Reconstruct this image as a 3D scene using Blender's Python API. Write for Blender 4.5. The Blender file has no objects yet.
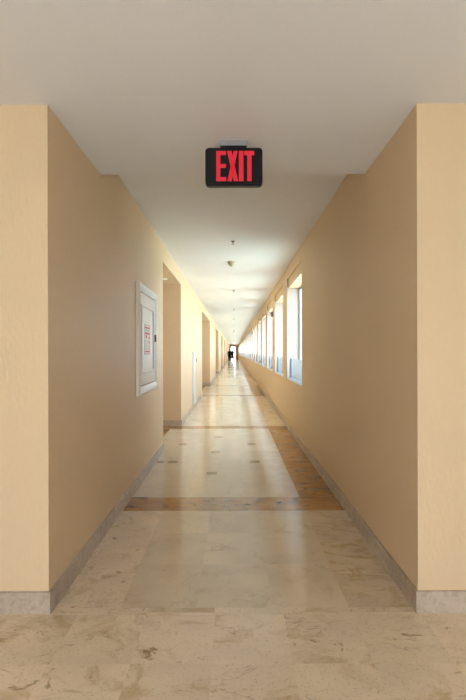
import bpy, bmesh, math, random
from mathutils import Vector, Matrix
random.seed(7)
PI = math.pi
SC = bpy.context.scene
COL = SC.collection

# ------------------------------------------------------------------ camera
cam_d = bpy.data.cameras.new('camera')
cam = bpy.data.objects.new('camera', cam_d)
COL.objects.link(cam)
cam.location = (0, 0, 1.345)
cam.rotation_euler = (PI / 2, math.radians(0.15), 0)
cam_d.sensor_fit = 'VERTICAL'
cam_d.sensor_height = 36
cam_d.sensor_width = 24
cam_d.lens = 24
cam_d.shift_x = -1.0 / 700
cam_d.shift_y = 1.5 / 700
cam_d.clip_start = 0.05
cam_d.clip_end = 600
SC.camera = cam

# ------------------------------------------------------------------ world / exposure
SKY_STRENGTH = 6.5
world = bpy.data.worlds.new('sky')
SC.world = world
world.use_nodes = True
wn = world.node_tree.nodes
wl = world.node_tree.links
wn.clear()
w_out = wn.new('ShaderNodeOutputWorld')
w_bg = wn.new('ShaderNodeBackground')
w_tc = wn.new('ShaderNodeTexCoord')
w_sep = wn.new('ShaderNodeSeparateXYZ')
w_ramp = wn.new('ShaderNodeValToRGB')
w_ramp.color_ramp.elements[0].position = 0.0
w_ramp.color_ramp.elements[0].color = (0.84, 0.92, 1.0, 1)
w_ramp.color_ramp.elements[1].position = 0.8
w_ramp.color_ramp.elements[1].color = (0.60, 0.79, 1.0, 1)
wl.new(w_tc.outputs['Generated'], w_sep.inputs[0])
wl.new(w_sep.outputs['Z'], w_ramp.inputs[0])
wl.new(w_ramp.outputs[0], w_bg.inputs[0])
w_bg.inputs[1].default_value = SKY_STRENGTH
wl.new(w_bg.outputs[0], w_out.inputs[0])

# sun from over the building's left side: it lights the grounds outside the windows, never the corridor itself
sun_d = bpy.data.lights.new('sun', 'SUN')
sun_d.energy = 16.0
sun_d.color = (1.0, 0.96, 0.91)
sun_d.angle = math.radians(1.0)
sun = bpy.data.objects.new('sun', sun_d)
COL.objects.link(sun)
sun.rotation_euler = Vector((0.55, 0.12, -1.0)).to_track_quat('-Z', 'Y').to_euler()

SC.view_settings.view_transform = 'Standard'
SC.view_settings.look = 'None'
SC.view_settings.gamma = 1
SC.view_settings.use_curve_mapping = False
SC.view_settings.exposure = 0.40


# ------------------------------------------------------------------ materials
def new_mat(name):
    m = bpy.data.materials.new(name)
    m.use_nodes = True
    return m, m.node_tree.nodes, m.node_tree.links, m.node_tree.nodes['Principled BSDF']


def plain(name, col, rough=0.5, metal=0.0, spec=0.5, noise=0.04, scale=30, bump=0.0):
    m, n, l, b = new_mat(name)
    b.inputs['Roughness'].default_value = rough
    b.inputs['Metallic'].default_value = metal
    b.inputs['Specular IOR Level'].default_value = spec
    tc = n.new('ShaderNodeTexCoord')
    nz = n.new('ShaderNodeTexNoise')
    nz.inputs['Scale'].default_value = scale
    nz.inputs['Detail'].default_value = 4
    l.new(tc.outputs['Object'], nz.inputs['Vector'])
    mx = n.new('ShaderNodeMix')
    mx.data_type = 'RGBA'
    mx.inputs[6].default_value = (*[c * (1 - noise) for c in col], 1)
    mx.inputs[7].default_value = (*[min(1, c * (1 + noise)) for c in col], 1)
    l.new(nz.outputs[0], mx.inputs[0])
    l.new(mx.outputs[2], b.inputs['Base Color'])
    if bump:
        bp = n.new('ShaderNodeBump')
        bp.inputs['Strength'].default_value = bump
        bp.inputs['Distance'].default_value = 0.01
        l.new(nz.outputs[0], bp.inputs['Height'])
        l.new(bp.outputs[0], b.inputs['Normal'])
    return m


def plaster(name, col, bump=0.25):
    """roller / trowel textured paint"""
    m, n, l, b = new_mat(name)
    b.inputs['Roughness'].default_value = 0.55
    b.inputs['Specular IOR Level'].default_value = 0.3
    tc = n.new('ShaderNodeTexCoord')
    a = n.new('ShaderNodeTexNoise')
    a.inputs['Scale'].default_value = 1.3
    a.inputs['Detail'].default_value = 3
    c = n.new('ShaderNodeTexNoise')
    c.inputs['Scale'].default_value = 55
    c.inputs['Detail'].default_value = 5
    mp = n.new('ShaderNodeMapping')
    mp.inputs['Scale'].default_value = (1, 1, 0.45)
    l.new(tc.outputs['Object'], a.inputs['Vector'])
    l.new(tc.outputs['Object'], mp.inputs['Vector'])
    l.new(mp.outputs[0], c.inputs['Vector'])
    mx = n.new('ShaderNodeMix')
    mx.data_type = 'RGBA'
    mx.inputs[6].default_value = (*[q * 0.955 for q in col], 1)
    mx.inputs[7].default_value = (*[min(1, q * 1.045) for q in col], 1)
    ad = n.new('ShaderNodeMath')
    ad.operation = 'ADD'
    ad.use_clamp = True
    s1 = n.new('ShaderNodeMath')
    s1.operation = 'MULTIPLY'
    s1.inputs[1].default_value = 0.55
    s2 = n.new('ShaderNodeMath')
    s2.operation = 'MULTIPLY'
    s2.inputs[1].default_value = 0.45
    l.new(a.outputs[0], s1.inputs[0])
    l.new(c.outputs[0], s2.inputs[0])
    l.new(s1.outputs[0], ad.inputs[0])
    l.new(s2.outputs[0], ad.inputs[1])
    l.new(ad.outputs[0], mx.inputs[0])
    l.new(mx.outputs[2], b.inputs['Base Color'])
    bp = n.new('ShaderNodeBump')
    bp.inputs['Strength'].default_value = bump
    bp.inputs['Distance'].default_value = 0.006
    l.new(c.outputs[0], bp.inputs['Height'])
    l.new(bp.outputs[0], b.inputs['Normal'])
    return m


def stone(name, base, vein, dark, rough=0.12, vein_lo=0.5, vein_hi=0.72, scale=2.2, stretch=(1, 1, 1),
          spot=0.5, island=0.10, speck=0.3, bump=0.03, crack=0.35, pits=0.4, spot_at=0.68):
    """polished travertine: clouds, ochre veins, a few rust spots; every tile is shifted at random"""
    m, n, l, b = new_mat(name)
    b.inputs['Specular IOR Level'].default_value = 0.5
    geo = n.new('ShaderNodeNewGeometry')
    tc = n.new('ShaderNodeTexCoord')
    mul = n.new('ShaderNodeVectorMath')
    mul.operation = 'SCALE'
    mul.inputs['Scale'].default_value = 37.0
    cmb = n.new('ShaderNodeCombineXYZ')
    l.new(geo.outputs['Random Per Island'], cmb.inputs[0])
    l.new(geo.outputs['Random Per Island'], cmb.inputs[1])
    l.new(geo.outputs['Random Per Island'], cmb.inputs[2])
    l.new(cmb.outputs[0], mul.inputs[0])
    add = n.new('ShaderNodeVectorMath')
    add.operation = 'ADD'
    l.new(tc.outputs['Object'], add.inputs[0])
    l.new(mul.outputs[0], add.inputs[1])
    mp = n.new('ShaderNodeMapping')
    mp.inputs['Scale'].default_value = stretch
    l.new(add.outputs[0], mp.inputs['Vector'])

    def noise(sc, det, dist=0.0, rg=0.55):
        z = n.new('ShaderNodeTexNoise')
        z.inputs['Scale'].default_value = sc
        z.inputs['Detail'].default_value = det
        z.inputs['Roughness'].default_value = rg
        z.inputs['Distortion'].default_value = dist
        l.new(mp.outputs[0], z.inputs['Vector'])
        return z.outputs[0]

    def ramp(src, lo, hi):
        r = n.new('ShaderNodeMapRange')
        r.interpolation_type = 'SMOOTHSTEP'
        r.inputs[1].default_value = lo
        r.inputs[2].default_value = hi
        l.new(src, r.inputs[0])
        return r.outputs[0]

    def mix(f, a, bb, k=1.0):
        x = n.new('ShaderNodeMix')
        x.data_type = 'RGBA'
        if k != 1.0:
            q = n.new('ShaderNodeMath')
            q.operation = 'MULTIPLY'
            q.inputs[1].default_value = k
            l.new(f, q.inputs[0])
            f = q.outputs[0]
        l.new(f, x.inputs[0])
        for s, v in ((6, a), (7, bb)):
            if isinstance(v, tuple):
                x.inputs[s].default_value = (*v, 1)
            else:
                l.new(v, x.inputs[s])
        return x.outputs[2]

    c1 = mix(ramp(noise(scale * 0.6, 4, 0.4), 0.3, 0.7), tuple(q * 0.93 for q in base), tuple(q * 1.06 for q in base))
    c2 = mix(ramp(noise(scale, 10, 1.1, 0.68), vein_lo, vein_hi), c1, vein, 0.65)
    c3 = mix(ramp(noise(scale * 14, 6, 0.6, 0.7), 0.58, 0.72), c2, vein, speck)
    c4 = mix(ramp(noise(scale * 1.9, 8, 0.9, 0.6), spot_at, spot_at + 0.08), c3, dark, spot)
    # thin cracks: ridges of a warped noise, kept only where a second noise lets them through
    rd = n.new('ShaderNodeMath')
    rd.operation = 'SUBTRACT'
    rd.inputs[1].default_value = 0.5
    l.new(noise(scale * 0.9, 7, 1.6, 0.55), rd.inputs[0])
    ab = n.new('ShaderNodeMath')
    ab.operation = 'ABSOLUTE'
    l.new(rd.outputs[0], ab.inputs[0])
    inv = n.new('ShaderNodeMath')
    inv.operation = 'MULTIPLY'
    l.new(ramp(ab.outputs[0], 0.022, 0.002), inv.inputs[0])
    l.new(ramp(noise(scale * 0.8, 3), 0.50, 0.62), inv.inputs[1])
    c4 = mix(inv.outputs[0], c4, dark, crack)
    # small pits
    c4 = mix(ramp(noise(scale * 24, 3, 0.2, 0.65), 0.57, 0.68), c4, vein, pits)
    hv = n.new('ShaderNodeHueSaturation')
    mr = n.new('ShaderNodeMapRange')
    mr.inputs[3].default_value = 1 - island
    mr.inputs[4].default_value = 1 + island
    l.new(geo.outputs['Random Per Island'], mr.inputs[0])
    l.new(mr.outputs[0], hv.inputs['Value'])
    l.new(c4, hv.inputs['Color'])
    l.new(hv.outputs[0], b.inputs['Base Color'])
    rr = n.new('ShaderNodeMapRange')
    rr.inputs[3].default_value = rough * 0.75
    rr.inputs[4].default_value = rough * 1.35
    l.new(noise(scale * 1.5, 5), rr.inputs[0])
    l.new(rr.outputs[0], b.inputs['Roughness'])
    if bump:
        bp = n.new('ShaderNodeBump')
        bp.inputs['Strength'].default_value = bump
        bp.inputs['Distance'].default_value = 0.004
        l.new(noise(scale * 3, 4), bp.inputs['Height'])
        l.new(bp.outputs[0], b.inputs['Normal'])
    return m


def glass(name, tint, ior=1.5, haze=0.0):
    """thin clear pane: mirror at grazing angles, see-through otherwise"""
    m, n, l, b = new_mat(name)
    out = n['Material Output']
    n.remove(b)
    tr = n.new('ShaderNodeBsdfTransparent')
    tr.inputs[0].default_value = (*tint, 1)
    gl = n.new('ShaderNodeBsdfGlossy')
    gl.inputs['Roughness'].default_value = 0.03
    gl.inputs[0].default_value = (0.9, 0.96, 1.0, 1)
    fr = n.new('ShaderNodeFresnel')
    gb = n.new('ShaderNodeNewGeometry')           # both faces of a thin pane reflect alike
    im = n.new('ShaderNodeMapRange')
    im.inputs[3].default_value = ior
    im.inputs[4].default_value = 1 / ior
    l.new(gb.outputs['Backfacing'], im.inputs[0])
    l.new(im.outputs[0], fr.inputs[0])
    mx = n.new('ShaderNodeMixShader')
    l.new(fr.outputs[0], mx.inputs[0])
    src = tr.outputs[0]
    if haze:
        df = n.new('ShaderNodeBsdfTranslucent')
        df.inputs[0].default_value = (0.8, 0.9, 1.0, 1)
        m2 = n.new('ShaderNodeMixShader')
        m2.inputs[0].default_value = haze
        l.new(tr.outputs[0], m2.inputs[1])
        l.new(df.outputs[0], m2.inputs[2])
        src = m2.outputs[0]
    l.new(src, mx.inputs[1])
    l.new(gl.outputs[0], mx.inputs[2])
    l.new(mx.outputs[0], out.inputs[0])
    return m


def lamp_mat(name, col, strength, base=(0.8, 0.8, 0.8)):
    m, n, l, b = new_mat(name)
    b.inputs['Base Color'].default_value = (*base, 1)
    b.inputs['Emission Color'].default_value = (*col, 1)
    b.inputs['Emission Strength'].default_value = strength
    b.inputs['Roughness'].default_value = 0.4
    return m


M = {}
M['wall'] = plaster('cream_plaster', (0.79, 0.578, 0.350), 0.55)
M['reveal'] = plaster('skylit_reveal_plaster', (0.50, 0.45, 0.395), 0.4)  # same plaster as the walls, with the skylight's tone put into its colour
M['ceiling'] = plaster('white_ceiling_paint', (0.85, 0.81, 0.775), 0.10)
M['cream'] = stone('cream_travertine', (0.82, 0.66, 0.48), (0.54, 0.365, 0.165), (0.30, 0.14, 0.04), 0.16,
                   0.49, 0.68, 4.6, (0.75, 1.0, 1), 0.8, 0.03, 0.6, crack=0.4, pits=0.7, spot_at=0.625)
M['field'] = stone('pale_travertine', (0.74, 0.60, 0.425), (0.56, 0.40, 0.22), (0.34, 0.20, 0.09), 0.13,
                   0.52, 0.72, 4.0, (1, 1, 1), 0.40, 0.018, 0.40, crack=0.3, pits=0.3, spot_at=0.66)
M['border'] = stone('yellow_travertine', (0.72, 0.565, 0.39), (0.48, 0.32, 0.14), (0.26, 0.14, 0.05), 0.12,
                    0.47, 0.66, 4.2, (1, 1.6, 1), 0.5, 0.03, 0.55, crack=0.4, pits=0.5)
M['brown'] = stone('brown_travertine', (0.46, 0.205, 0.040), (0.22, 0.085, 0.016), (0.05, 0.036, 0.026), 0.14,
                   0.46, 0.62, 5.5, (0.6, 1.7, 1), 0.9, 0.07, 0.75, crack=0.6, spot_at=0.57)
M['inset'] = stone('brown_inset_stone', (0.38, 0.27, 0.16), (0.32, 0.2, 0.11), (0.22, 0.12, 0.06), 0.1, spot=0.2)
M['skirting'] = stone('grey_marble', (0.60, 0.475, 0.355), (0.40, 0.30, 0.21), (0.26, 0.18, 0.11), 0.45,
                      0.46, 0.64, 13.0, (1, 1, 1), 0.5, 0.09, 0.5, bump=0.0, crack=0.5, spot_at=0.64)
M['white'] = plain('white_lacquer', (0.84, 0.78, 0.67), 0.38)
M['white_cool'] = plain('white_window_frame', (0.82, 0.84, 0.86), 0.35)
M['grey_frame'] = plain('grey_green_frame', (0.50, 0.56, 0.56), 0.4)
M['brown_metal'] = plain('brown_metal_post', (0.16, 0.09, 0.06), 0.45)
M['glass'] = glass('clear_glass', (0.97, 0.985, 1.0))
M['glass_low'] = glass('reflection_tinted_guard_glass', (0.46, 0.56, 0.63), 1.5, 0.12)  # blue tint and haze imitate reflections on clear glass
M['black'] = plain('black_plastic', (0.006, 0.006, 0.007), 0.45, spec=0.25)
M['alu'] = plain('grey_aluminium', (0.36, 0.355, 0.35), 0.45, 0.3)
M['red_led'] = lamp_mat('red_letters', (1.0, 0.022, 0.045), 0.34, (0.3, 0.01, 0.02))
M['green_lens'] = plain('smoky_lens', (0.05, 0.06, 0.04), 0.3)
M['red'] = plain('red_print', (0.62, 0.09, 0.05), 0.5)
M['red_soft'] = plain('faded_red_print', (0.66, 0.22, 0.15), 0.5)
M['grey_print'] = plain('grey_print', (0.52, 0.42, 0.38), 0.5)
M['paper'] = plain('white_sticker', (0.78, 0.72, 0.64), 0.5)
M['shadow_gap'] = plain('taupe_groove', (0.33, 0.28, 0.22), 0.6)
M['rust'] = plain('dark_red_latch', (0.16, 0.05, 0.035), 0.35)
M['cream_plastic'] = plain('cream_plastic', (0.62, 0.55, 0.40), 0.45)
M['pale_plastic'] = plain('pale_plastic', (0.74, 0.72, 0.66), 0.4)
M['bronze'] = plain('dull_bronze', (0.26, 0.22, 0.16), 0.4, 0.5)
M['dark_fix'] = plain('dark_grey_plastic', (0.075, 0.085, 0.08), 0.4)
M['fix_lens'] = plain('pale_green_lens', (0.30, 0.36, 0.34), 0.25)
M['lamp'] = lamp_mat('warm_lamp_lens', (1.0, 0.86, 0.66), 1.1)
M['dark_door'] = plain('dark_stained_wood', (0.10, 0.055, 0.03), 0.45)
M['terracotta'] = plain('terracotta', (0.74, 0.28, 0.08), 0.6)
M['soil'] = plain('soil', (0.09, 0.06, 0.04), 0.9)
M['lawn'] = plain('pale_sage_lawn', (0.53, 0.60, 0.52), 0.9, scale=0.4)
M['ground'] = plain('pale_paving', (0.60, 0.60, 0.57), 0.8, scale=0.5)
M['skin'] = plain('skin', (0.52, 0.31, 0.21), 0.5)
M['coat_black'] = plain('black_cloth', (0.012, 0.012, 0.014), 0.9, spec=0.1)
M['coat_navy'] = plain('navy_cloth', (0.020, 0.024, 0.042), 0.9, spec=0.1)
M['jeans'] = plain('blue_denim', (0.07, 0.11, 0.23), 0.9, spec=0.1)
M['shoe'] = plain('dark_leather', (0.02, 0.018, 0.016), 0.4)
M['hair_blond'] = plain('blond_hair', (0.40, 0.26, 0.11), 0.5)
M['hair_dark'] = plain('dark_hair', (0.025, 0.017, 0.012), 0.45)
M['eye'] = plain('eye', (0.05, 0.04, 0.035), 0.2)


# ------------------------------------------------------------------ mesh helpers
def box(bm, x0, x1, y0, y1, z0, z1, mi=0):
    v = [bm.verts.new(p) for p in ((x0, y0, z0), (x1, y0, z0), (x1, y1, z0), (x0, y1, z0),
                                   (x0, y0, z1), (x1, y0, z1), (x1, y1, z1), (x0, y1, z1))]
    fs = []
    for q in ((3, 2, 1, 0), (4, 5, 6, 7), (0, 1, 5, 4), (1, 2, 6, 5), (2, 3, 7, 6), (3, 0, 4, 7)):
        f = bm.faces.new([v[i] for i in q])
        f.material_index = mi
        fs.append(f)
    return fs


def bevel_all(bm, w, seg=2):
    bmesh.ops.bevel(bm, geom=list(bm.edges), offset=w, segments=seg, profile=0.5, affect='EDGES')


def obj(name, bm, mats, parent=None, loc=None, smooth=False):
    me = bpy.data.meshes.new(name)
    bm.normal_update()
    bm.to_mesh(me)
    bm.free()
    for m in (mats if isinstance(mats, (list, tuple)) else [mats]):
        me.materials.append(m)
    if smooth:
        for p in me.polygons:
            p.use_smooth = True
    o = bpy.data.objects.new(name, me)
    COL.objects.link(o)
    if parent is not None:
        o.parent = parent
    if loc is not None:
        o.location = loc
    return o


def box_obj(name, dims, mat, parent=None, bev=0.0):
    bm = bmesh.new()
    box(bm, *dims)
    if bev:
        bevel_all(bm, bev)
    return obj(name, bm, mat, parent)


def struct(o):
    o['kind'] = 'structure'
    return o


def thing(name, label, cat, loc=(0, 0, 0), group=None):
    o = bpy.data.objects.new(name, None)
    o.empty_display_size = 0.1
    COL.objects.link(o)
    o.location = loc
    tag(o, label, cat, group)
    return o


def tag(o, label, cat, group=None):
    o['label'] = label
    o['category'] = cat
    if group:
        o['group'] = group
    return o


def dup(root, loc):
    r = root.copy()
    COL.objects.link(r)
    r.location = loc
    for ch in root.children:
        c = ch.copy()
        COL.objects.link(c)
        c.parent = r
        for g in ch.children:
            d = g.copy()
            COL.objects.link(d)
            d.parent = c
    return r


def lathe(bm, prof, seg=24, c=(0, 0), mi=0):
    """prof: list of (radius, z); closed with caps"""
    rings = []
    for r, z in prof:
        rings.append([bm.verts.new((c[0] + r * math.cos(2 * PI * k / seg), c[1] + r * math.sin(2 * PI * k / seg), z))
                      for k in range(seg)])
    for a, b in zip(rings, rings[1:]):
        for k in range(seg):
            f = bm.faces.new((a[k], a[(k + 1) % seg], b[(k + 1) % seg], b[k]))
            f.material_index = mi
    bm.faces.new(list(reversed(rings[0]))).material_index = mi
    bm.faces.new(rings[-1]).material_index = mi
    bmesh.ops.recalc_face_normals(bm, faces=bm.faces)


def prism(bm, pts, y0, y1):
    """polygon in x,z extruded along y"""
    a = [bm.verts.new((x, y0, z)) for x, z in pts]
    b = [bm.verts.new((x, y1, z)) for x, z in pts]
    n = len(pts)
    bm.faces.new(a)
    bm.faces.new(list(reversed(b)))
    for k in range(n):
        bm.faces.new((a[k], b[k], b[(k + 1) % n], a[(k + 1) % n]))
    bmesh.ops.recalc_face_normals(bm, faces=bm.faces)


def round_rect(x0, x1, z0, z1, r, seg=6):
    pts = []
    for cx, cz, a0 in ((x1 - r, z1 - r, 0), (x0 + r, z1 - r, 90), (x0 + r, z0 + r, 180), (x1 - r, z0 + r, 270)):
        for k in range(seg + 1):
            a = math.radians(a0 + 90 * k / seg)
            pts.append((cx + r * math.cos(a), cz + r * math.sin(a)))
    return pts


# ------------------------------------------------------------------ dimensions
XL, XR = -0.958, 0.945            # corridor walls
Y1, Y2, YE = 2.405, 3.36, 97.0    # mouth of the corridor, end of low ceiling, end wall
ZLOW, ZC = 2.62, 2.815
ZA = 2.565                         # ceiling of the recesses
XA = -2.3                          # back of the recesses
RECESS = [(6.30, 8.43)] + [(14.0 + 10.38 * k, 18.6 + 10.38 * k) for k in range(8)]
WIN0, WPITCH, WLEN = 6.51, 2.475, 1.785
NWIN = 35
XO = 1.200                         # outer face of the window wall
ZS, ZL, ZN = 0.85, 2.47, 2.63      # sill, lintel, niche top
YB = -2.2                          # back of the hall behind the camera
HX = 3.2

# ------------------------------------------------------------------ walls
bm = bmesh.new()
ys = Y1
for i, (a, b) in enumerate(RECESS):
    box(bm, -HX - 0.2 if i == 0 else XA, XL, ys, a, -0.05, 2.98)
    box(bm, XA, XL, a, b, ZA, 2.98)           # beam and ceiling of the recess
    ys = b
box(bm, XA, XL, ys, YE, -0.05, 2.98)
box(bm, XA - 0.2, XA, 6.0, YE, -0.05, 2.98)
struct(obj('wall_left', bm, M['wall']))

bm = bmesh.new()
box(bm, XR, HX + 0.2, Y1, Y1 + 0.6, -0.05, 2.98)
box(bm, XR, XO, Y1 + 0.6, WIN0, -0.05, 2.98)
WINS = [(WIN0 + WPITCH * k, WIN0 + WPITCH * k + WLEN) for k in range(NWIN)]
box(bm, XR, XO, WIN0, YE, -0.05, ZS)
box(bm, XR, XO, WIN0, YE, ZN, 2.98)
for k, (a, b) in enumerate(WINS):
    box(bm, XR + 0.027, XO, a, b, ZL, ZN)
    e = WINS[k + 1][0] if k + 1 < NWIN else YE
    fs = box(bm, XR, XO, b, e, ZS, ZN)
    fs[2].material_index = 1                    # jambs: wall plaster recoloured to imitate cool skylight on them
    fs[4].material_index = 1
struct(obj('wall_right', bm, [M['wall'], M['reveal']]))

# end wall with its doorway
DX0, DX1, DZ = -0.64, 0.26, 2.32
bm = bmesh.new()
box(bm, XA, DX0, YE, YE + 0.25, -0.05, 2.98)
box(bm, DX1, XO, YE, YE + 0.25, -0.05, 2.98)
box(bm, DX0, DX1, YE, YE + 0.25, DZ, 2.98)
struct(obj('wall_end', bm, M['wall']))
# hall behind the camera: side walls
# the hall behind the camera: white side walls, an unglazed back opening added to send light forward
HO, HZ0, HZ1 = 1.65, 0.05, 1.5
struct(box_obj('wall_hall_left', (-HX - 0.2, -HX, YB, Y1, -0.05, 2.98), M['ceiling']))
struct(box_obj('wall_hall_right', (HX, HX + 0.2, YB, Y1, -0.05, 2.98), M['ceiling']))
bm = bmesh.new()
box(bm, -HX - 0.2, -HO, YB - 0.2, YB, -0.05, 2.98)
box(bm, HO, HX + 0.2, YB - 0.2, YB, -0.05, 2.98)
box(bm, -HO, HO, YB - 0.2, YB, -0.05, HZ0)
box(bm, -HO, HO, YB - 0.2, YB, HZ1, 2.98)
struct(obj('wall_hall_back', bm, M['ceiling']))

# ceilings
struct(box_obj('ceiling_hall', (-HX - 0.2, HX + 0.2, YB, Y1, ZLOW, 3.0), M['ceiling']))
bm = bmesh.new()
box(bm, XL, XR, Y1, Y2, ZLOW, 3.0)
struct(obj('ceiling_soffit', bm, M['ceiling']))
struct(box_obj('ceiling', (XL, XR, Y2, YE, ZC, 3.0), M['ceiling']))

# ------------------------------------------------------------------ floor
bm = bmesh.new()
box(bm, -HX, HX, YB, Y1, -0.12, -0.004, 0)
box(bm, XA, XO, Y1, YE + 0.25, -0.12, -0.004, 0)
FM = {'cream': 0, 'field': 1, 'border': 2, 'brown': 3}


def tile(x0, x1, y0, y1, m):
    f = bm.faces.new([bm.verts.new(p) for p in ((x0, y0, 0), (x1, y0, 0), (x1, y1, 0), (x0, y1, 0))])
    f.material_index = FM[m]


def span(x0, x1, y0, y1, m, nx, dy):
    ny = max(1, round((y1 - y0) / dy))
    for i in range(nx):
        for j in range(ny):
            tile(x0 + (x1 - x0) * i / nx, x0 + (x1 - x0) * (i + 1) / nx,
                 y0 + (y1 - y0) * j / ny, y0 + (y1 - y0) * (j + 1) / ny, m)


# hall: square slabs in straight courses, a thin strip course at the corridor's mouth
xs = [-HX] + [-0.80 + 0.35 * k for k in range(-6, 12)] + [HX]
rows = [YB, -1.5, -1.07, -0.63, -0.19, 0.25, 0.69, 1.13, 1.57, 2.01, 2.385]
for r0, r1 in zip(rows, rows[1:]):
    for c0, c1 in zip(xs, xs[1:]):
        tile(c0, c1, r0, r1, 'cream')
for c0, c1 in zip(xs, xs[1:]):
    tile(c0, c1, 2.385, Y1, 'cream')
# corridor mouth
tile(XL, -0.45, Y1, 2.45, 'cream')
tile(-0.45, -0.105, Y1, 2.45, 'border')
tile(-0.105, XR, Y1, 2.45, 'cream')
for r0, r1 in ((2.45, 2.82), (2.82, 3.186), (3.186, 3.57), (3.57, 3.945)):
    tile(XL, -0.80 if r0 < 2.8 else -0.6, r0, r1, 'cream')
    if r0 < 2.8:
        tile(-0.80, -0.6, r0, r1, 'cream')
    tile(0.6, XR, r0, r1, 'border')
for r0, r1 in ((2.45, 2.95), (2.95, 3.45), (3.45, 3.945)):
    for c0 in (-0.6, -0.2, 0.2):
        tile(c0, c0 + 0.4, r0, r1, 'field')
# first cross band, brown right border, pale field with small insets
span(XL, 0.6, 3.945, 4.31, 'brown', 4, 0.4)
span(0.6, XR, 3.945, 8.13, 'brown', 1, 0.42)
span(XL, 0.6, 4.31, 6.30, 'field', 3, 0.54)
span(-1.115, 0.6, 6.30, 8.13, 'field', 3, 0.54)
span(XA, -1.115, 6.30, 8.13, 'brown', 2, 0.5)
span(XA, XR, 8.13, 8.43, 'brown', 7, 0.4)
y = 8.43
for k, (a, b) in enumerate(RECESS[1:]):
    span(XL, 0.6, y, a, 'field', 3, 0.54)
    span(0.6, XR, y, a, 'border', 1, 0.42)
    span(XA, XR, a, a + 0.3, 'brown', 7, 0.3)
    span(-1.115, 0.6, a + 0.3, b - 0.3, 'field', 3, 0.54)
    span(0.6, XR, a + 0.3, b - 0.3, 'brown', 1, 0.42)
    span(XA, -1.115, a + 0.3, b - 0.3, 'brown', 2, 0.6)
    span(XA, XR, b - 0.3, b, 'brown', 7, 0.3)
    y = b
span(XL, 0.6, y, YE, 'field', 3, 0.54)
span(0.6, XR, y, YE, 'border', 1, 0.42)
span(DX0, DX1, YE, YE + 0.25, 'brown', 2, 0.3)
floor = struct(obj('floor', bm, [M['cream'], M['field'], M['border'], M['brown']]))
# brown stone insets set into the field
bm = bmesh.new()
h = 0.058
for cx, cy in ((-0.25, 5.16), (-0.25, 6.245), (-0.25, 7.33), (-0.747, 5.69), (0.25, 5.69), (-0.747, 6.78), (0.25, 6.78),
               (-0.90, 5.69)):
    hx = h if cx > -0.88 else 0.04
    f = bm.faces.new([bm.verts.new(p) for p in ((cx - hx, cy - h, .0008), (cx + hx, cy - h, .0008),
                                                (cx + hx, cy + h, .0008), (cx - hx, cy + h, .0008))])
struct(obj('floor_inset', bm, M['inset'], floor))

# ------------------------------------------------------------------ skirting
BH, BT = 0.112, 0.014


def skirting(name, runs):
    bm = bmesh.new()
    for x0, x1, y0, y1 in runs:
        lx, ly = x1 - x0, y1 - y0
        n = max(1, round(max(lx, ly) / 0.42))
        for k in range(n):
            if lx > ly:
                box(bm, x0 + lx * k / n, x0 + lx * (k + 1) / n - 0.0012, y0, y1, 0, BH)
            else:
                box(bm, x0, x1, y0 + ly * k / n, y0 + ly * (k + 1) / n - 0.0012, 0, BH)
    return struct(obj(name, bm, M['skirting']))


runs = [(-HX, XL + BT, Y1 - BT, Y1)]
ys = Y1
for a, b in RECESS:
    runs.append((XL, XL + BT, ys, a))
    runs.append((XA + BT, XL + BT, a, a + BT))
    runs.append((XA, XA + BT, a, b))
    runs.append((XA + BT, XL + BT, b - BT, b))
    ys = b
runs.append((XL, XL + BT, ys, YE))
skirting('baseboard_left', runs)
skirting('baseboard_right', [(XR - BT, HX, Y1 - BT, Y1), (XR - BT, XR, Y1, YE)])
skirting('baseboard_end', [(XL + BT, DX0 - 0.07, YE - BT, YE), (DX1 + 0.07, XR - BT, YE - BT, YE)])

# ------------------------------------------------------------------ windows
for k, (a, b) in enumerate(WINS):
    near = k < 14
    # outer frame
    bm = bmesh.new()
    xf0, xf1 = XO - 0.034, XO - 0.004
    t = 0.035
    box(bm, xf0, xf1, a, a + t, ZS, ZL)
    box(bm, xf0, xf1, b - t, b, ZS, ZL)
    box(bm, xf0, xf1, a + t, b - t, ZL - t, ZL)
    box(bm, xf0, xf1, a + t, b - t, ZS, ZS + t)
    root = struct(obj('window_%d' % (k + 1), bm, M['grey_frame']))
    box_obj('window_pane', (XO - 0.022, XO - 0.016, a + t, b - t, ZS + t, ZL - t), M['glass'], root)
    # guard pane low down near the inner face, with its white rails and end posts
    g = box_obj('guard_pane', (XR + 0.052, XR + 0.060, a + 0.05, b - 0.075, ZS + 0.03, 1.215), M['glass_low'], root)
    bm = bmesh.new()
    box(bm, XR + 0.004, XR + 0.028, a + .002, b - .002, ZS, ZS + 0.022)
    box(bm, XR + 0.040, XR + 0.072, a + .002, b - .002, ZS, ZS + 0.034)
    box(bm, XR + 0.028, XR + 0.040, a + .002, b - .002, ZS, ZS + 0.012)
    obj('guard_rail', bm, M['white_cool'], root)
    box_obj('guard_post', (XR + 0.044, XR + 0.068, b - 0.075, b - 0.055, ZS + 0.034, 1.22), M['brown_metal'], root)
    # white edge strip on the far jamb
    box_obj('edge_strip', (XR + 0.002, XR + 0.024, b - 0.007, b - 0.0005, ZS + 0.022, 1.9), M['white_cool'], root)

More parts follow.
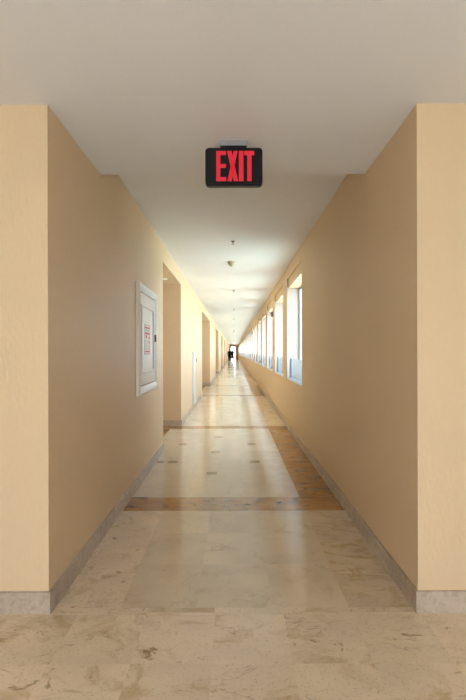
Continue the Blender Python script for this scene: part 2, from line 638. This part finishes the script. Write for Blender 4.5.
# ------------------------------------------------------------------ end doorway
bm = bmesh.new()
f = 0.06
box(bm, DX0 - f, DX0, YE - 0.03, YE + 0.27, 0, DZ + f)
box(bm, DX1, DX1 + f, YE - 0.03, YE + 0.27, 0, DZ + f)
box(bm, DX0, DX1, YE - 0.03, YE + 0.27, DZ, DZ + f)
door = struct(obj('door_1', bm, M['wall']))
leaf = bmesh.new()
box(leaf, DX0 + 0.01, DX0 + 0.05, YE - 0.78, YE - 0.03, 0.01, DZ - 0.02)
leaf_o = obj('door_leaf', leaf, M['dark_door'], door)
box_obj('door_handle', (DX0 + 0.05, DX0 + 0.09, YE - 0.74, YE - 0.62, 1.0, 1.03), M['alu'], leaf_o, 0.005)
struct(box_obj('trim_1', (DX0, DX1, YE - 0.06, YE - 0.031, 0.0, 0.09), M['dark_door']))

# ground outside
bm = bmesh.new()
box(bm, XO + 0.01, 160, Y1 + 0.7, 260, -3.6, -3.4)
struct(obj('ground_lawn', bm, M['lawn']))
bm = bmesh.new()
box(bm, -160, 160, -90, YB - 0.21, -3.6, -3.4)
struct(obj('ground_paving', bm, M['ground']))
struct(box_obj('terrace', (-6, XO, YE + 0.25, YE + 60, -0.15, -0.02), M['ground']))

# ------------------------------------------------------------------ EXIT sign
YS = 2.80
sign = thing('exit_sign', 'black exit sign with red letters hanging from the low ceiling', 'exit sign', (0.0025, YS, ZLOW))
x0, x1, z0, z1 = -0.172, 0.172, -0.2785, -0.0515
bm = bmesh.new()
prism(bm, round_rect(x0, x1, z0, z1, 0.022), 0.004, 0.040)
obj('housing', bm, M['black'], sign)
bm = bmesh.new()
prism(bm, round_rect(x0 + 0.004, x1 - 0.004, z0 + 0.012, z1 - 0.004, 0.020), 0.0, 0.004)
obj('face_plate', bm, M['black'], sign)
bm = bmesh.new()
prism(bm, round_rect(x0 + 0.02, x1 - 0.02, z0 - 0.004, z0 + 0.004, 0.003), 0.012, 0.034)
obj('down_light_lens', bm, M['green_lens'], sign)
bm = bmesh.new()
prism(bm, round_rect(-0.085, 0.080, -0.038, 0.0, 0.010), 0.020, 0.075)
obj('canopy', bm, M['alu'], sign)
bm = bmesh.new()
box(bm, -0.082, 0.076, 0.006, 0.040, -0.054, -0.036)
obj('mounting_bracket', bm, M['black'], sign)
# letters, laid out in units of the sign's height (0 bottom, 1 top)
PXM = 0.344 / 449.0


def lx(p):
    return -0.172 + (75 + (p - 67) / 1.048) * PXM


def lz(p):
    return -0.0555 - (p * 0.985 + 1 - 97) * 0.233 / 311.0


def letter(polys, mb):
    for pts in polys:
        prism(mb, [(lx(p), lz(q)) for p, q in pts], -0.0022, -0.0001)


bm = bmesh.new()
letter([[(78, 120), (78, 365), (112, 365), (112, 120)], [(112, 120), (112, 153), (158, 153), (158, 120)],
        [(112, 226), (112, 257), (158, 257), (158, 226)], [(112, 332), (112, 365), (160, 365), (160, 332)]], bm)
letter([[(168, 120), (204, 120), (258, 365), (222, 365)], [(222, 120), (254, 120), (204, 365), (170, 365)]], bm)
letter([[(264, 120), (264, 365), (302, 365), (302, 120)]], bm)
letter([[(308, 120), (308, 155), (390, 155), (390, 120)], [(333, 155), (333, 365), (369, 365), (369, 155)]], bm)
o = obj('lettering', bm, M['red_led'], sign)
o['label'] = 'glowing red word EXIT'

# ------------------------------------------------------------------ fire hose cabinet on the left wall
CY0, CY1, CZ0, CZ1 = 4.565, 5.665, 0.905, 2.045
cab = thing('hose_cabinet', 'white framed fire hose cabinet set in the left wall with a red and white sticker',
            'cabinet', (XL, CY0, CZ0))


def cb(x0, x1, y0, y1, z0, z1):
    """box in wall coordinates: x out of the wall, y along, z up"""
    return (x0, x1, y0 - CY0, y1 - CY0, z0 - CZ0, z1 - CZ0)


FW = 0.085
bm = bmesh.new()
prof = [(0.0, 0.0), (0.030, 0.006), (0.038, 0.022), (0.034, 0.050), (0.022, 0.074), (0.016, FW)]   # (out, in from edge)
loops = []
for out, ins in prof:
    loops.append([bm.verts.new((out, q[0], q[1])) for q in
                  ((ins, ins), (CY1 - CY0 - ins, ins), (CY1 - CY0 - ins, CZ1 - CZ0 - ins), (ins, CZ1 - CZ0 - ins))])
for A, B in zip(loops, loops[1:]):
    for k in range(4):
        bm.faces.new((A[k], A[(k + 1) % 4], B[(k + 1) % 4], B[k]))
bmesh.ops.recalc_face_normals(bm, faces=bm.faces)
obj('frame', bm, M['white'], cab)
box_obj('door_gap', cb(0.0, 0.008, CY0 + FW - .003, CY1 - FW + .003, CZ0 + FW - .003, CZ1 - FW + .003), M['shadow_gap'], cab)
cdoor = box_obj('door', cb(0.0, 0.016, CY0 + FW + .010, CY1 - FW - .012, CZ0 + FW + .010, CZ1 - FW - .010), M['white'], cab, 0.003)
# raised panel with a moulding round it
PY0, PY1, PZ0, PZ1 = 4.72, 5.475, 1.115, 1.835
bm = bmesh.new()
loops = []
for out, ins in ((0.0161, 0.0), (0.026, 0.006), (0.026, 0.020), (0.018, 0.032)):
    loops.append([bm.verts.new((out, q[0] - CY0, q[1] - CZ0)) for q in
                  ((PY0 + ins, PZ0 + ins), (PY1 - ins, PZ0 + ins), (PY1 - ins, PZ1 - ins), (PY0 + ins, PZ1 - ins))])
for A, B in zip(loops, loops[1:]):
    for k in range(4):
        bm.faces.new((A[k], A[(k + 1) % 4], B[(k + 1) % 4], B[k]))
bmesh.ops.recalc_face_normals(bm, faces=bm.faces)
obj('moulding', bm, M['white'], cdoor)
box_obj('pull_groove', cb(0.016, 0.019, PY0 + 0.030, PY0 + 0.065, PZ0 + 0.06, PZ1 - 0.03), M['shadow_gap'], cdoor)
box_obj('pull_groove', cb(0.016, 0.019, PY1 - 0.065, PY1 - 0.030, PZ0 + 0.03, PZ1 - 0.03), M['shadow_gap'], cdoor)
lt = box_obj('latch', cb(0.016, 0.034, 5.530, 5.566, 1.46, 1.545), M['rust'], cdoor, 0.004)
lt['label'] = 'small dark red latch'
# sticker
SY0, SY1, SZ0, SZ1 = 4.90, 5.235, 1.31, 1.64
bm = bmesh.new()
box(bm, *cb(0.0155, 0.0185, SY0, SY1, SZ0, SZ1), 0)


def mark(a, b, c, d, mi):
    """sticker marks, a..b across and c..d up in fractions of the sticker"""
    W, H = SY1 - SY0, SZ1 - SZ0
    box(bm, *cb(0.0183, 0.0190, SY0 + a * W, SY0 + b * W, SZ0 + c * H, SZ0 + d * H), mi)


mark(0.02, 0.07, 0.02, 0.98, 2)
mark(0.90, 0.95, 0.02, 0.98, 2)
mark(0.07, 0.90, 0.955, 0.98, 2)
mark(0.07, 0.90, 0.02, 0.045, 2)
mark(0.07, 0.90, 0.86, 0.915, 1)
mark(0.12, 0.36, 0.66, 0.74, 1)
mark(0.40, 0.60, 0.67, 0.74, 1)
mark(0.64, 0.86, 0.66, 0.74, 1)
for q in range(4):
    mark(0.14 + 0.18 * q, 0.27 + 0.18 * q, 0.78, 0.83, 3)
mark(0.20, 0.46, 0.58, 0.64, 1)
mark(0.24, 0.40, 0.54, 0.58, 1)
mark(0.68, 0.86, 0.52, 0.60, 2)
mark(0.72, 0.84, 0.36, 0.46, 1)
for q in range(8):
    mark(0.16, 0.60 - 0.05 * (q % 3), 0.17 + 0.042 * q, 0.19 + 0.042 * q, 3)
mark(0.66, 0.84, 0.20, 0.23, 2)
mark(0.66, 0.80, 0.26, 0.29, 2)
mark(0.12, 0.86, 0.085, 0.135, 1)
o = obj('sticker', bm, [M['paper'], M['red'], M['red_soft'], M['grey_print']], cdoor)
o['label'] = 'square red and white instruction sticker'

# ------------------------------------------------------------------ low white access door further along the left wall
AY0, AY1, AZ0, AZ1 = 10.72, 11.55, 0.115, 1.335
acc = thing('access_door', 'low white access door on the left wall between the first two recesses', 'access door', (XL, AY0, AZ0))
bm = bmesh.new()
for dims in ((0, 0.03, 0, 0.06, 0, AZ1 - AZ0), (0, 0.03, AY1 - AY0 - 0.06, AY1 - AY0, 0, AZ1 - AZ0),
             (0, 0.03, 0.06, AY1 - AY0 - 0.06, AZ1 - AZ0 - 0.06, AZ1 - AZ0), (0, 0.03, 0.06, AY1 - AY0 - 0.06, 0, 0.05)):
    box(bm, *dims)
obj('frame', bm, M['pale_plastic'], acc)
ap = box_obj('door', (0, 0.022, 0.066, AY1 - AY0 - 0.066, 0.055, AZ1 - AZ0 - 0.066), M['pale_plastic'], acc, 0.004)
box_obj('knob', (0.022, 0.045, AY1 - AY0 - 0.13, AY1 - AY0 - 0.10, 0.98, 1.06), M['alu'], ap, 0.006)

# ------------------------------------------------------------------ ceiling fittings
ORD = ['first', 'second', 'third', 'fourth', 'fifth', 'sixth', 'seventh', 'eighth', 'ninth', 'tenth', 'eleventh',
       'twelfth', 'thirteenth', 'fourteenth', 'fifteenth', 'sixteenth', 'seventeenth', 'eighteenth', 'nineteenth']
spr = thing('ceiling_sprinkler', 'small bronze sprinkler head on the white ceiling just beyond the exit sign',
            'sprinkler', (-0.012, 6.21, ZC), 'sprinkler heads along the corridor ceiling')
bm = bmesh.new()
lathe(bm, [(0.042, -0.0), (0.042, -0.004), (0.026, -0.012), (0.014, -0.013)])
obj('escutcheon', bm, M['bronze'], spr, smooth=False)
bm = bmesh.new()
lathe(bm, [(0.014, -0.012), (0.014, -0.030), (0.008, -0.034)], 12)
box(bm, -0.020, -0.015, -0.003, 0.003, -0.056, -0.018)
box(bm, 0.015, 0.020, -0.003, 0.003, -0.056, -0.018)
box(bm, -0.020, 0.020, -0.003, 0.003, -0.058, -0.053)
box(bm, -0.020, 0.020, -0.003, 0.003, -0.022, -0.017)
obj('sprinkler_body', bm, M['bronze'], spr)
bm = bmesh.new()
lathe(bm, [(0.006, -0.056), (0.026, -0.059), (0.026, -0.061), (0.006, -0.064)], 16)
obj('deflector', bm, M['bronze'], spr)
spr.scale = (0.72, 0.72, 0.72)
for k in range(1, 18):
    s = dup(spr, (-0.002, 6.21 + 4.94 * k, ZC))
    s['label'] = '%s sprinkler head along the corridor ceiling counted from the exit sign' % ORD[k]

det = thing('smoke_detector', 'cream cone-shaped smoke detector on the ceiling behind the exit sign, nearest one',
            'smoke detector', (-0.028, 7.63, ZC), 'smoke detectors on the corridor ceiling')
bm = bmesh.new()
lathe(bm, [(0.080, 0.0), (0.080, -0.010), (0.074, -0.014)], 32)
obj('base_plate', bm, M['cream_plastic'], det)
bm = bmesh.new()
lathe(bm, [(0.070, -0.014), (0.066, -0.040), (0.052, -0.066), (0.036, -0.074)], 32)
obj('housing', bm, M['cream_plastic'], det, smooth=False)
bm = bmesh.new()
lathe(bm, [(0.034, -0.074), (0.032, -0.084), (0.014, -0.090)], 24)
obj('sensor_cap', bm, M['pale_plastic'], det)
for k, yy in enumerate((32.9, 58.2)):
    s = dup(det, (-0.01, yy, ZC))
    s['label'] = ['smoke detector midway down the corridor ceiling, second from the exit sign',
                  'smoke detector far down the corridor ceiling, near the two people'][k]

# recessed downlights in the recess ceilings
dl = None
for k, (a, b) in enumerate(RECESS):
    yy = b - 0.62 if k == 0 else b - 1.75
    if dl is None:
        dl = thing('recessed_downlight', 'small recessed downlight in the ceiling of the first wall recess', 'downlight',
                   (-1.15, yy, ZA), 'downlights in the wall recesses')
        bm = bmesh.new()
        lathe(bm, [(0.048, 0.0), (0.048, -0.004), (0.040, -0.006)], 24)
        obj('trim_ring', bm, M['pale_plastic'], dl)
        bm = bmesh.new()
        lathe(bm, [(0.036, -0.005), (0.036, -0.0068), (0.030, -0.0078)], 24)
        obj('lens', bm, M['lamp'], dl)
        r = dl
    else:
        r = dup(dl, (-1.15, yy, ZA))
        r['label'] = 'small recessed downlight in the ceiling of the %s wall recess' % ORD[k]

# dark fixtures on the window piers
fx = None
for q, k in enumerate((1, 6, 11, 16, 21, 26, 31)):
    yy = WINS[k][1] + 0.50
    zz = 2.235 if q == 0 else 2.29
    if fx is None:
        fx = thing('wall_fixture', 'small dark grey fixture on the pier between the second and third windows', 'wall fixture',
                   (XR, yy, zz), 'dark fixtures on the window piers')
        box_obj('back_plate', (-0.008, 0, -0.04, 0.04, -0.06, 0.06), M['dark_fix'], fx, 0.003)
        bm = bmesh.new()
        box(bm, -0.056, -0.008, -0.032, 0.032, -0.050, 0.050)
        bevel_all(bm, 0.010, 2)
        obj('housing', bm, M['dark_fix'], fx)
        bm = bmesh.new()
        box(bm, -0.050, -0.012, -0.037, -0.032, -0.036, 0.022)
        obj('lens', bm, M['fix_lens'], fx)
    else:
        r = dup(fx, (XR, yy, zz))
        r['label'] = 'small dark grey fixture high on a window pier, %s from the exit sign' % ORD[q]

# ------------------------------------------------------------------ terracotta planter at the far end
pot = thing('planter', 'orange terracotta planter on the floor beside the bright end doorway', 'planter', (0.60, 93.2, 0))
pot.scale = (1.25, 1.25, 1.0)
bm = bmesh.new()
lathe(bm, [(0.12, 0.0), (0.15, 0.30), (0.165, 0.46), (0.185, 0.47), (0.185, 0.53), (0.155, 0.53), (0.15, 0.48)], 28)
obj('pot', bm, M['terracotta'], pot)
bm = bmesh.new()
lathe(bm, [(0.148, 0.475), (0.148, 0.49), (0.05, 0.50)], 20)
obj('soil', bm, M['soil'], pot)


# ------------------------------------------------------------------ people
def skin_mesh(bm_out, pts, edges, radii, root=0, sub=2):
    """grow a tapering skin over a skeleton and add it to bm_out"""
    me = bpy.data.meshes.new('tmp')
    me.from_pydata([Vector(p) for p in pts], edges, [])
    o = bpy.data.objects.new('tmp', me)
    COL.objects.link(o)
    mod = o.modifiers.new('skin', 'SKIN')
    mod.use_smooth_shade = True
    for i, v in enumerate(me.skin_vertices[0].data):
        r = radii[i]
        v.radius = r if isinstance(r, tuple) else (r, r)
        v.use_root = (i == root)
    ss = o.modifiers.new('sub', 'SUBSURF')
    ss.levels = sub
    ss.render_levels = sub
    dg = bpy.context.evaluated_depsgraph_get()
    dg.update()
    ev = o.evaluated_get(dg)
    m2 = bpy.data.meshes.new_from_object(ev)
    bm_out.from_mesh(m2)
    bpy.data.objects.remove(o)
    bpy.data.meshes.remove(m2)
    bpy.data.meshes.remove(me)


def head_mesh(bm, c, hh):
    """head of height hh centred at c, facing -y, with nose, ears, lips and brow"""
    b2 = bmesh.new()
    bmesh.ops.create_uvsphere(b2, u_segments=28, v_segments=20, radius=1)
    for v in b2.verts:
        x, y_, z = v.co
        w = 0.36 if z > -0.1 else 0.36 - 0.13 * ((-0.1 - z) / 0.9) ** 1.2
        d = 0.43 if z > -0.1 else 0.43 - 0.08 * ((-0.1 - z) / 0.9)
        v.co = Vector((x * w, y_ * d, z * 0.5))
        if y_ < -0.6:
            v.co.y += 0.03 * math.exp(-((v.co.z - 0.02) / 0.06) ** 2) * (1 if abs(v.co.x) > 0.05 else 0)
            v.co.y -= 0.085 * math.exp(-((v.co.z + 0.10) / 0.075) ** 2 - (v.co.x / 0.055) ** 2)
            v.co.y -= 0.020 * math.exp(-((v.co.z + 0.25) / 0.035) ** 2 - (v.co.x / 0.10) ** 2)
        v.co = v.co * hh + Vector(c)
    for s in (-1, 1):
        r = bmesh.ops.create_uvsphere(b2, u_segments=10, v_segments=8, radius=1)
        for v in r['verts']:
            v.co = Vector((v.co.x * 0.03 + s * 0.365, v.co.y * 0.07 + 0.03, v.co.z * 0.12 - 0.06)) * hh + Vector(c)
    me = bpy.data.meshes.new('tmp')
    b2.to_mesh(me)
    b2.free()
    bm.from_mesh(me)
    bpy.data.meshes.remove(me)


def person(label, loc, rz, H, coat, trousers, hair, step, coat_len, group):
    """standing height H, facing -y before rotation, one foot forward by step"""
    root = thing('person', label, 'person', loc, group)
    root.rotation_euler = (0, 0, rz)
    hh = H / 7.4
    hip, knee, sh = 0.53 * H, 0.285 * H, 0.815 * H
    sw = 0.105 * H
    fy = (-step, step)
    body = bmesh.new()
    P, E, R = [], [], []

    def add(p, r, link=None):
        P.append(p)
        R.append(r)
        if link is not None:
            E.append((link, len(P) - 1))
        return len(P) - 1

    pel = add((0, 0, hip), (0.125, 0.095))
    wst = add((0, 0.0, 0.63 * H), (0.110, 0.080), pel)
    chs = add((0, 0.0, 0.73 * H), (0.125, 0.090), wst)
    upc = add((0, 0.005, sh - 0.01), (0.085, 0.065), chs)
    nk = add((0, 0.0, 0.85 * H), 0.050, upc)
    hd = add((0, -0.008, 0.89 * H), 0.047, nk)
    hands = []
    for s, f in ((-1, fy[1]), (1, fy[0])):
        a = add((s * (sw - 0.015), 0.005, sh - 0.045), 0.046, upc)
        e = add((s * (sw + 0.05), 0.02 + f * 0.3, 0.625 * H), 0.038, a)
        w = add((s * (sw + 0.055), -0.06 + f * 0.7, 0.49 * H), 0.025, e)
        hnd = add((s * (sw + 0.055), -0.075 + f * 0.8, 0.455 * H), (0.034, 0.020), w)
        hands.append((s, Vector(P[hnd]), Vector(P[hnd]) - Vector(P[w])))
    feet = []
    for s, f in ((-1, fy[0]), (1, fy[1])):
        h_ = add((s * 0.085, 0, hip - 0.05), 0.085, pel)
        k_ = add((s * 0.088, f * 0.55 - 0.02, knee), 0.058, h_)
        c_ = add((s * 0.090, f * 0.8 + 0.012, knee - 0.10), 0.056, k_)
        an = add((s * 0.090, f, 0.075), 0.036, c_)
        ft = add((s * 0.100, f - 0.12, 0.035), 0.036, an)
        feet.append((s, f))
    skin_mesh(body, P, E, R, pel)
    for s, p, d in hands:                      # five fingers on each hand
        d = d.normalized()
        for q, (off, ln) in enumerate(((-0.024, 0.066), (-0.008, 0.076), (0.008, 0.071), (0.023, 0.056))):
            b0 = p + Vector((0, off, 0)) + d * 0.005
            skin_mesh(body, [b0, b0 + d * (0.02 + ln * .4), b0 + d * (0.02 + ln * .75) + Vector((-s * .008, 0, 0)),
                             b0 + d * (0.02 + ln) + Vector((-s * .020, 0, 0))],
                      [(0, 1), (1, 2), (2, 3)], [0.010, 0.009, 0.008, 0.0065], 0, 1)
        b0 = p - d * 0.02 + Vector((0, -0.016, 0))
        skin_mesh(body, [b0, b0 + d * 0.022 + Vector((-s * .006, -0.022, 0)), b0 + d * 0.05 + Vector((-s * .014, -0.030, 0))],
                  [(0, 1), (1, 2)], [0.012, 0.010, 0.008], 0, 1)
    hc = (0, -0.012, H - 0.5 * hh)
    head_mesh(body, hc, hh)
    obj('body', body, M['skin'], root, smooth=True)
    # eyes
    for s in (-1, 1):
        e = bmesh.new()
        bmesh.ops.create_uvsphere(e, u_segments=10, v_segments=8, radius=0.035 * hh)
        bmesh.ops.translate(e, verts=e.verts, vec=Vector((s * 0.14 * hh, -0.375 * hh, 0.02 * hh)) + Vector(hc))
        obj('eye', e, M['eye'], root, smooth=True)
    # hair: a cap over the skull falling to the neck
    hb = bmesh.new()
    bmesh.ops.create_uvsphere(hb, u_segments=28, v_segments=20, radius=1)
    kill = [v for v in hb.verts if (v.co.y < -0.30 and v.co.z < 0.45) or (v.co.z < -0.72)]
    bmesh.ops.delete(hb, geom=kill, context='VERTS')
    for v in hb.verts:
        v.co = Vector((v.co.x * 0.40, v.co.y * 0.46 + 0.03, v.co.z * 0.54 + 0.01)) * hh + Vector(hc)
    geom = list(hb.faces)
    bmesh.ops.solidify(hb, geom=geom, thickness=0.012)
    obj('hair', hb, M[hair], root, smooth=True)
    # trousers
    tb = bmesh.new()
    P, E, R = [(0, 0, hip + 0.01)], [], [(0.130, 0.100)]
    for s, f in feet:
        i0 = len(P)
        P += [(s * 0.086, f * 0.1, hip - 0.07), (s * 0.090, f * 0.55 - 0.018, knee), (s * 0.092, f * 0.9 + 0.006, 0.09)]
        R += [0.090, 0.080, 0.074]
        E += [(0, i0), (i0, i0 + 1), (i0 + 1, i0 + 2)]
    skin_mesh(tb, P, E, R, 0)
    obj('trousers', tb, M[trousers], root, smooth=True)
    # shoes
    for s, f in feet:
        sb = bmesh.new()
        skin_mesh(sb, [(s * 0.094, f + 0.045, 0.045), (s * 0.094, f - 0.03, 0.055), (s * 0.102, f - 0.13, 0.040), (s * 0.106, f - 0.185, 0.034)],
                  [(0, 1), (1, 2), (2, 3)], [0.042, 0.048, 0.043, 0.033], 1)
        for v in sb.verts:
            v.co.z = max(v.co.z, 0.002)
        obj('shoe', sb, M['shoe'], root, smooth=True)
    # coat: lofted shell from the shoulders to the hem, with sleeves and a collar
    cbm = bmesh.new()
    rings = []
    zs = [(0.853, 0.058, 0.056), (0.842, 0.100, 0.072), (0.828, 0.160, 0.090), (0.80, 0.186, 0.102), (0.73, 0.178, 0.118),
          (0.63, 0.158, 0.108), (0.53, 0.180, 0.175), (coat_len + 0.06, 0.195, 0.20), (coat_len, 0.202, 0.215)]
    for z, rx, ry in zs:
        rings.append([cbm.verts.new((rx * math.cos(2 * PI * k / 28), ry * math.sin(2 * PI * k / 28), z * H)) for k in range(28)])
    for A, B in zip(rings, rings[1:]):
        for k in range(28):
            cbm.faces.new((A[k], B[k], B[(k + 1) % 28], A[(k + 1) % 28]))
    bmesh.ops.solidify(cbm, geom=list(cbm.faces), thickness=0.010)
    for s, f in ((-1, fy[1]), (1, fy[0])):
        skin_mesh(cbm, [(s * (sw - 0.09), 0.005, sh - 0.075), (s * (sw + 0.002), 0.008, sh - 0.055), (s * (sw + 0.050), 0.02 + f * 0.3, 0.625 * H),
                        (s * (sw + 0.055), -0.055 + f * 0.66, 0.50 * H)], [(0, 1), (1, 2), (2, 3)], [0.060, 0.064, 0.054, 0.048], 0)
    co = obj('coat', cbm, M[coat], root, smooth=True)
    kb = bmesh.new()
    for A, B in (((0.066, 0.062, 0.838), (0.074, 0.070, 0.868)),):
        a = [kb.verts.new((A[0] * math.cos(2 * PI * k / 20), A[1] * math.sin(2 * PI * k / 20), A[2] * H)) for k in range(20)]
        b = [kb.verts.new((B[0] * math.cos(2 * PI * k / 20), B[1] * math.sin(2 * PI * k / 20), B[2] * H)) for k in range(20)]
        for k in range(20):
            kb.faces.new((a[k], a[(k + 1) % 20], b[(k + 1) % 20], b[k]))
    bmesh.ops.solidify(kb, geom=list(kb.faces), thickness=0.008)
    obj('collar', kb, M[coat], co, smooth=True)
    return root


person('blond person in a black coat and black trousers walking far down the corridor', (-0.58, 60.0, 0), 0.06, 1.69,
       'coat_black', 'coat_black', 'hair_blond', 0.14, 0.33, 'people walking at the far end')
person('person in a long navy coat and blue jeans walking far down the corridor', (-0.20, 64.0, 0), -0.05, 1.74,
       'coat_navy', 'jeans', 'hair_dark', -0.13, 0.29, 'people walking at the far end')
